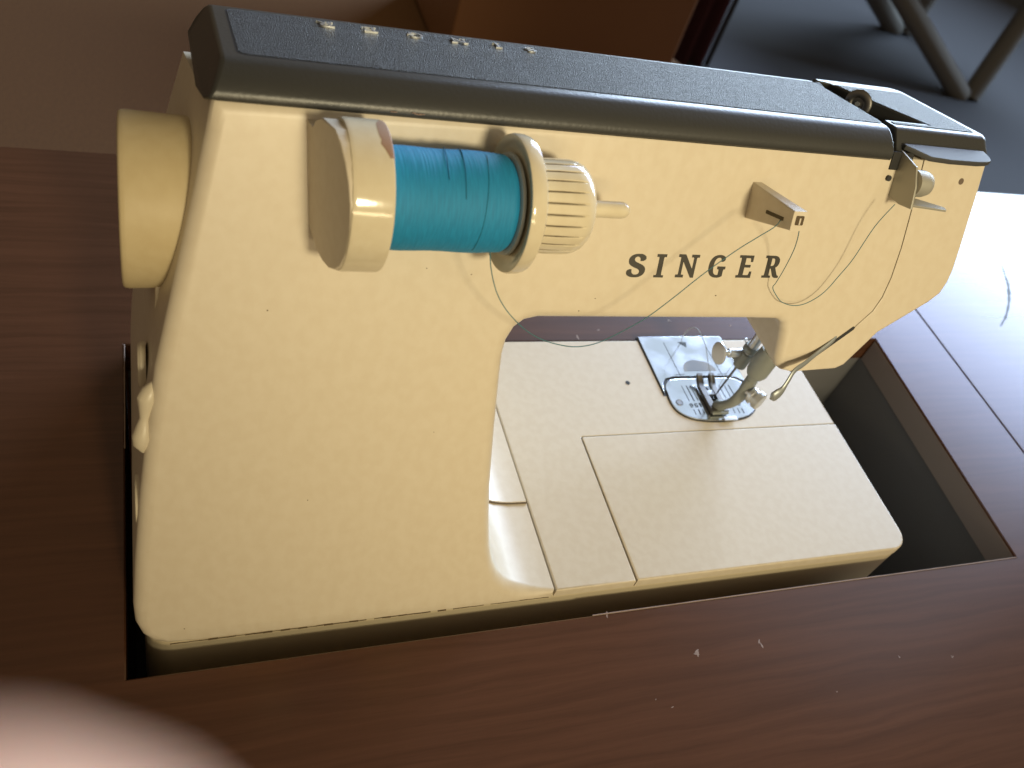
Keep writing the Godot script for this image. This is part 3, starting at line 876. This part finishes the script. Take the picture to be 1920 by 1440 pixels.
	b = Mb.new(); tube(b, circle(Vector3(X - 0.001, 0.0555, -0.1236), Vector3(0.3, 1, 0.3), 0.0022, 20), 0.00045, 6); part("thread_loop", b, M.silver, clamp)
	b = Mb.new(); tube(b, PackedVector3Array([Vector3(X, 0.042, -0.1205), Vector3(X, 0.030, -0.1210), Vector3(X, 0.012, -0.1222), Vector3(X, 0.003, -0.1224)]), PackedFloat32Array([0.0009, 0.0008, 0.0006, 0.0001]), 10); part("needle", b, M.dark_steel, sm)
	b = Mb.new()
	lathe(b, Vector3(X, 0.032, -0.1045), Vector3(0, 1, 0), [Vector2(0, 0.0038), Vector2(0.012, 0.0038), Vector2(0.016, 0.0042), Vector2(0.09, 0.0042)], 24)
	lathe(b, Vector3(X, 0.046, -0.1045), Vector3(0, 1, 0), [Vector2(0, 0.0055), Vector2(0.003, 0.0068), Vector2(0.014, 0.0072), Vector2(0.022, 0.0060)], 24)
	part("presser_bar", b, M.cast, sm)
	b = Mb.new()
	tube(b, spline([Vector3(X, 0.042, -0.1040), Vector3(X, 0.030, -0.1042), Vector3(X, 0.018, -0.1065), Vector3(X - 0.001, 0.009, -0.1110), Vector3(X - 0.001, 0.0045, -0.1150)], 4), PackedFloat32Array([0.0042, 0.0043, 0.0044, 0.0044, 0.0045, 0.0045, 0.0044, 0.0043, 0.0042, 0.0041, 0.004, 0.004, 0.0042, 0.0044, 0.0045, 0.0046, 0.0046]), 14, 0.75, Vector3(0, 0.2, 1))
	var foot := part("presser_foot", b, M.cast, sm)
	b = Mb.new()   # sole with two upturned toes
	rbox(b, Vector3(X - 0.001, 0.0030, -0.1135), Vector3(0.0125, 0.0022, 0.0100), 0.0006)
	part("foot_sole", b, M.cast, foot)
	for s in [-1, 1]:
		b = Mb.new()
		prism(b, [Vector3(-0.1100, 0.0018, 0.0002), Vector3(-0.1330, 0.0018, 0.0002), Vector3(-0.1385, 0.0048, 0.0002), Vector3(-0.1400, 0.0080, 0.0002), Vector3(-0.1380, 0.0078, 0.0002), Vector3(-0.1355, 0.0052, 0.0002), Vector3(-0.1320, 0.0042, 0.0002), Vector3(-0.1100, 0.0046, 0.0002)], 0.0042, func(p, t): return Vector3(X - 0.001 + s * 0.0046 - 0.0021 + t, p.y, p.x), 0.0003, 2)
		part("toe", b, M.dark_steel, foot)
	b = Mb.new(); rbox(b, Vector3(X - 0.001, 0.0030, -0.1265), Vector3(0.0055, 0.0016, 0.004), 0.0003); part("toe_bridge", b, M.steel, foot)
	b = Mb.new(); rbox(b, Vector3(X + 0.005, 0.0022, -0.1050), Vector3(0.010, 0.0010, 0.0032), 0.0003); part("rear_lip", b, M.steel, foot)
	b = Mb.new()
	var ta := Vector3(0.45, 0.05, 0.89).normalized()
	var to := Vector3(X, 0.0335, -0.1015)
	lathe(b, to, ta, [Vector2(-0.002, 0.0022), Vector2(0.002, 0.0022), Vector2(0.0022, 0.0052), Vector2(0.0045, 0.0058), Vector2(0.0047, 0.0048), Vector2(0.0068, 0.0048)], 32)
	var ts := part("presser_screw", b, M.steel, sm)
	b = Mb.new()
	var fr := frame(ta)
	lathe(b, to + ta * 0.0066, ta, [Vector2(0, 0.0056), Vector2(0.0036, 0.0056), Vector2(0.0040, 0.0050)], 32)
	for i in 36:
		var a := TAU * i / 36
		var o := fr * Vector3(cos(a), sin(a), 0)
		rbox(b, to + ta * 0.0085 + o * 0.0057, Vector3(0.0005, 0.0005, 0.0034), 0.00012, Basis(fr * Vector3(-sin(a), cos(a), 0), o, ta).orthonormalized())
	part("knurled_head", b, M.steel, ts)

func smooth(poly: Array, per: int) -> Array:
	var out := []
	var n := poly.size()
	for i in n:
		for j in per:
			out.append((poly[i] as Vector3).cubic_interpolate(poly[(i + 1) % n], poly[(i + n - 1) % n], poly[(i + 2) % n], float(j) / per))
	return out

func circle(c: Vector3, axis: Vector3, r: float, n: int) -> PackedVector3Array:
	var f := frame(axis)
	var out := PackedVector3Array()
	for i in n + 2:
		var a := TAU * i / n
		out.append(c + f * Vector3(cos(a) * r, sin(a) * r, 0))
	return out

func guide_line(s: Array, half: float, y: float, parent: Node3D) -> void:
	var b := Mb.new()
	var a := Vector2(s[0], s[1])
	var c := Vector2(s[2], s[3])
	var n := (c - a).normalized().orthogonal() * half
	var poly := []
	for p in [a + n, c + n, c - n, a - n]:
		poly.append(Vector3(p.x, p.y, 0.0))
	prism(b, poly, 0.0003, xz(y), -1.0, 1)
	part("engraved_line", b, M.ink, parent)

func build_spool() -> void:
	var ax := Vector3(0.0, 0.196, -0.0645)
	var sp := thing("thread_spool", "spool of bright blue sewing thread on the horizontal pin at the back of the machine", "thread spool", Vector3(0.115, 0.1774, -0.0645))
	var b := Mb.new()
	var prof := [Vector2(0.0908, 0.012)]
	var n := 150
	for i in n + 1:
		var u := float(i) / n
		var r := 0.01845 + 0.00007 * sin(u * PI * 75.0 * 2.0) + 0.0002 * sin(u * 11.0) + 0.00022 * sin(PI * u) + 0.00008 * rng.randf()
		if u < 0.03:
			r -= 0.0008 * (1.0 - u / 0.03)
		if u > 0.96:
			r -= 0.0012 * (u - 0.96) / 0.04
		prof.append(Vector2(lerpf(0.0908, 0.1388, u), r))
	prof.append(Vector2(0.1390, 0.012))
	lathe(b, ax, Vector3.RIGHT, prof, 80)
	var wound := part("wound_thread", b, M.blue, sp, 60.0)
	b = Mb.new()   # single turns that lie across the others
	for s in [[0.1175, 0.004, 40.0, 150.0], [0.1245, 0.0035, -30.0, 100.0], [0.1115, 0.003, 60.0, 130.0]]:
		var pts := PackedVector3Array()
		for i in 25:
			var u := i / 24.0
			var a := deg_to_rad(lerpf(s[2], s[3], u))
			pts.append(ax + Vector3(s[0] + s[1] * u * u, sin(a) * 0.01895, cos(a) * 0.01895))
		tube(b, pts, 0.00016, 5)
	part("cross_strand", b, mat(lin(0.008, 0.15, 0.25), 0.6), wound)
	b = Mb.new()
	lathe(b, ax, Vector3.RIGHT, [Vector2(0.1388, 0.0165), Vector2(0.1392, 0.0192), Vector2(0.1402, 0.0194), Vector2(0.1407, 0.0185)], 64)
	part("core_flange", b, M.core, sp)
	# loose thread: from the spool to the guide fin, then to the tension bracket
	b = Mb.new()
	tube(b, spline([Vector3(0.132, 0.1856, -0.0485), Vector3(0.1337, 0.1788, -0.0465), Vector3(0.1376, 0.1698, -0.0444), Vector3(0.1426, 0.1625, -0.0431), Vector3(0.148, 0.1574, -0.0408), Vector3(0.1549, 0.1521, -0.0394), Vector3(0.1626, 0.1486, -0.0379), Vector3(0.172, 0.1457, -0.0376), Vector3(0.1795, 0.1452, -0.0373), Vector3(0.1879, 0.1466, -0.038), Vector3(0.1972, 0.1506, -0.0398), Vector3(0.2092, 0.1561, -0.0432), Vector3(0.2203, 0.1643, -0.0469), Vector3(0.2334, 0.1748, -0.0517), Vector3(0.2462, 0.185, -0.0553), Vector3(0.254, 0.1919, -0.0563), Vector3(0.2613, 0.1974, -0.0578), Vector3(0.2685, 0.197, -0.0650)], 5), 0.00021, 6)
	tube(b, spline([Vector3(0.2723, 0.198, -0.0561), Vector3(0.2751, 0.1926, -0.0567), Vector3(0.2824, 0.1811, -0.0615), Vector3(0.286, 0.168, -0.0636), Vector3(0.288, 0.1582, -0.0652), Vector3(0.2884, 0.1547, -0.0656), Vector3(0.2914, 0.1513, -0.0641), Vector3(0.2963, 0.1479, -0.0626), Vector3(0.3041, 0.1465, -0.0619), Vector3(0.3116, 0.148, -0.0626), Vector3(0.3188, 0.1536, -0.0641), Vector3(0.3245, 0.1625, -0.0671), Vector3(0.3281, 0.1712, -0.0691), Vector3(0.3325, 0.1876, -0.0734), Vector3(0.3378, 0.1994, -0.0757)], 5), 0.0002, 6)
	part("loose_thread", b, M.blue_strand, sp)

	var cap := thing("spool_cap", "cream spool cap with round flange and ribbed grip holding the blue spool", "spool cap", Vector3(0.156, 0.1700, -0.0645))
	b = Mb.new()
	lathe(b, ax, Vector3.RIGHT, [Vector2(0.1420, 0.008), Vector2(0.1415, 0.0205), Vector2(0.1408, 0.0225), Vector2(0.1398, 0.0250), Vector2(0.1400, 0.0259), Vector2(0.1412, 0.0263), Vector2(0.1440, 0.0262), Vector2(0.1458, 0.0257), Vector2(0.1466, 0.0245), Vector2(0.1470, 0.0225), Vector2(0.1475, 0.0185)], 96)
	part("flange", b, M.knob, cap)
	b = Mb.new()
	var from := b.v.size()
	var rs := []
	var ribs := 26
	var m := ribs * 8
	for s in [[0.1466, 0.0182, 1.0], [0.1480, 0.0179, 1.0], [0.1560, 0.0182, 1.0], [0.1635, 0.0183, 1.0], [0.1655, 0.0181, 0.6], [0.1672, 0.0177, 0.1], [0.1692, 0.0168, 0.0], [0.1708, 0.0152, 0.0], [0.1717, 0.0130, 0.0], [0.1720, 0.0095, 0.0], [0.1720, 0.0038, 0.0]]:
		var ring := PackedVector3Array()
		for j in m:
			var a := TAU * j / m
			var groove: float = 0.0006 * s[2] if j % 8 == 0 else 0.0
			ring.append(ax + Vector3(s[0], sin(a) * (s[1] - groove), cos(a) * (s[1] - groove)))
		rs.append(ring)
	rings(b, rs); fan(b, rs[0], true); fan(b, rs[-1], false); b.orient(from)
	var grip := part("ribbed_grip", b, M.knob, cap, 32.0)
	b = Mb.new()   # dirt lying in the grooves
	for j in ribs:
		var a := TAU * j / ribs
		var o := Vector3(0, sin(a), cos(a))
		tube(b, PackedVector3Array([ax + Vector3(0.1476, 0, 0) + o * 0.01775, ax + Vector3(0.156, 0, 0) + o * 0.0180, ax + Vector3(0.1648, 0, 0) + o * 0.0180]), PackedFloat32Array([0.00016, 0.00018 + 0.0001 * rng.randf(), 0.00006]), 5)
	part("groove_dirt", b, M.seam, grip)

func build_threads() -> void:
	var t := thing("needle_thread", "thin pale thread arching over the slide plate to the presser foot", "thread", Vector3(0.352, 0.002, -0.15))
	var b := Mb.new()
	tube(b, spline([Vector3(0.3575, 0.0012, -0.1752), Vector3(0.352, 0.0085, -0.1700), Vector3(0.349, 0.0151, -0.1674), Vector3(0.3495, 0.0181, -0.1677), Vector3(0.35, 0.0224, -0.1669), Vector3(0.351, 0.0258, -0.165), Vector3(0.3515, 0.0278, -0.1617), Vector3(0.352, 0.028, -0.158), Vector3(0.353, 0.0262, -0.1544), Vector3(0.354, 0.0246, -0.1505), Vector3(0.355, 0.0217, -0.1471), Vector3(0.356, 0.0172, -0.1419), Vector3(0.357, 0.013, -0.1364), Vector3(0.357, 0.0112, -0.1314), Vector3(0.3580, 0.0030, -0.1240)], 5), 0.00024, 6)
	part("upper_run", b, M.white_thread, t)
	b = Mb.new()
	tube(b, spline([Vector3(0.3575, 0.0385, -0.1228), Vector3(0.357, 0.027, -0.1235), Vector3(0.3575, 0.014, -0.1232), Vector3(0.3585, 0.0105, -0.1222)], 5), 0.00014, 6)
	part("lower_run", b, M.white_thread, t)

func build_finger() -> void:
	var cb := Basis(Vector3(0.9272211, 0.26713247, 0.26249052), Vector3(0.02457936, 0.65596588, -0.75439023), Vector3(-0.37370695, 0.70593839, 0.60165946))
	var co := Vector3(0.01254116, 0.39311733, 0.19357282)
	var tip := co + cb * Vector3(-0.0118, -0.0147, -0.0150)
	var f := thing("person", "blurred pink fingertip of the person holding the camera, bottom left corner", "person", tip)
	var b := Mb.new()
	var dir := (cb * Vector3(-0.80, -0.58, 0.12)).normalized()
	var pts := PackedVector3Array()
	var rad := PackedFloat32Array()
	for s in [[-0.0099, 0.0012], [-0.0092, 0.0042], [-0.0075, 0.0066], [-0.005, 0.0086], [-0.002, 0.0099], [0.002, 0.0105], [0.008, 0.0107], [0.016, 0.0104], [0.024, 0.0100], [0.032, 0.0106], [0.040, 0.0108], [0.052, 0.0106], [0.062, 0.0112], [0.068, 0.0106], [0.073, 0.0088], [0.0765, 0.0058], [0.078, 0.002]]:
		pts.append(tip + dir * s[0] * 0.9 + cb * Vector3(0, 0, 0.004) * clampf(s[0] / 0.03 - 0.9, 0, 1))
		rad.append(s[1] * 0.8)
	tube(b, pts, rad, 28)
	part("finger", b, M.skin, f, 60.0)
	b = Mb.new()
	var nu := (cb * Vector3(0.0, 0.15, 1.0)).normalized()
	nu = (nu - dir * nu.dot(dir)).normalized()
	var side := dir.cross(nu)
	var ps := []
	for p in rrect(-0.0055, -0.0075, 0.0055, 0.005, 0.004, 0.0002):
		ps.append(p)
	prism(b, ps, 0.0008, func(p, t): return tip + side * p.x * 0.8 + dir * p.y * 0.8 + nu * (0.0090 - p.x * p.x * 40.0 - t), -1.0, 2)
	part("nail", b, M.nail, f)
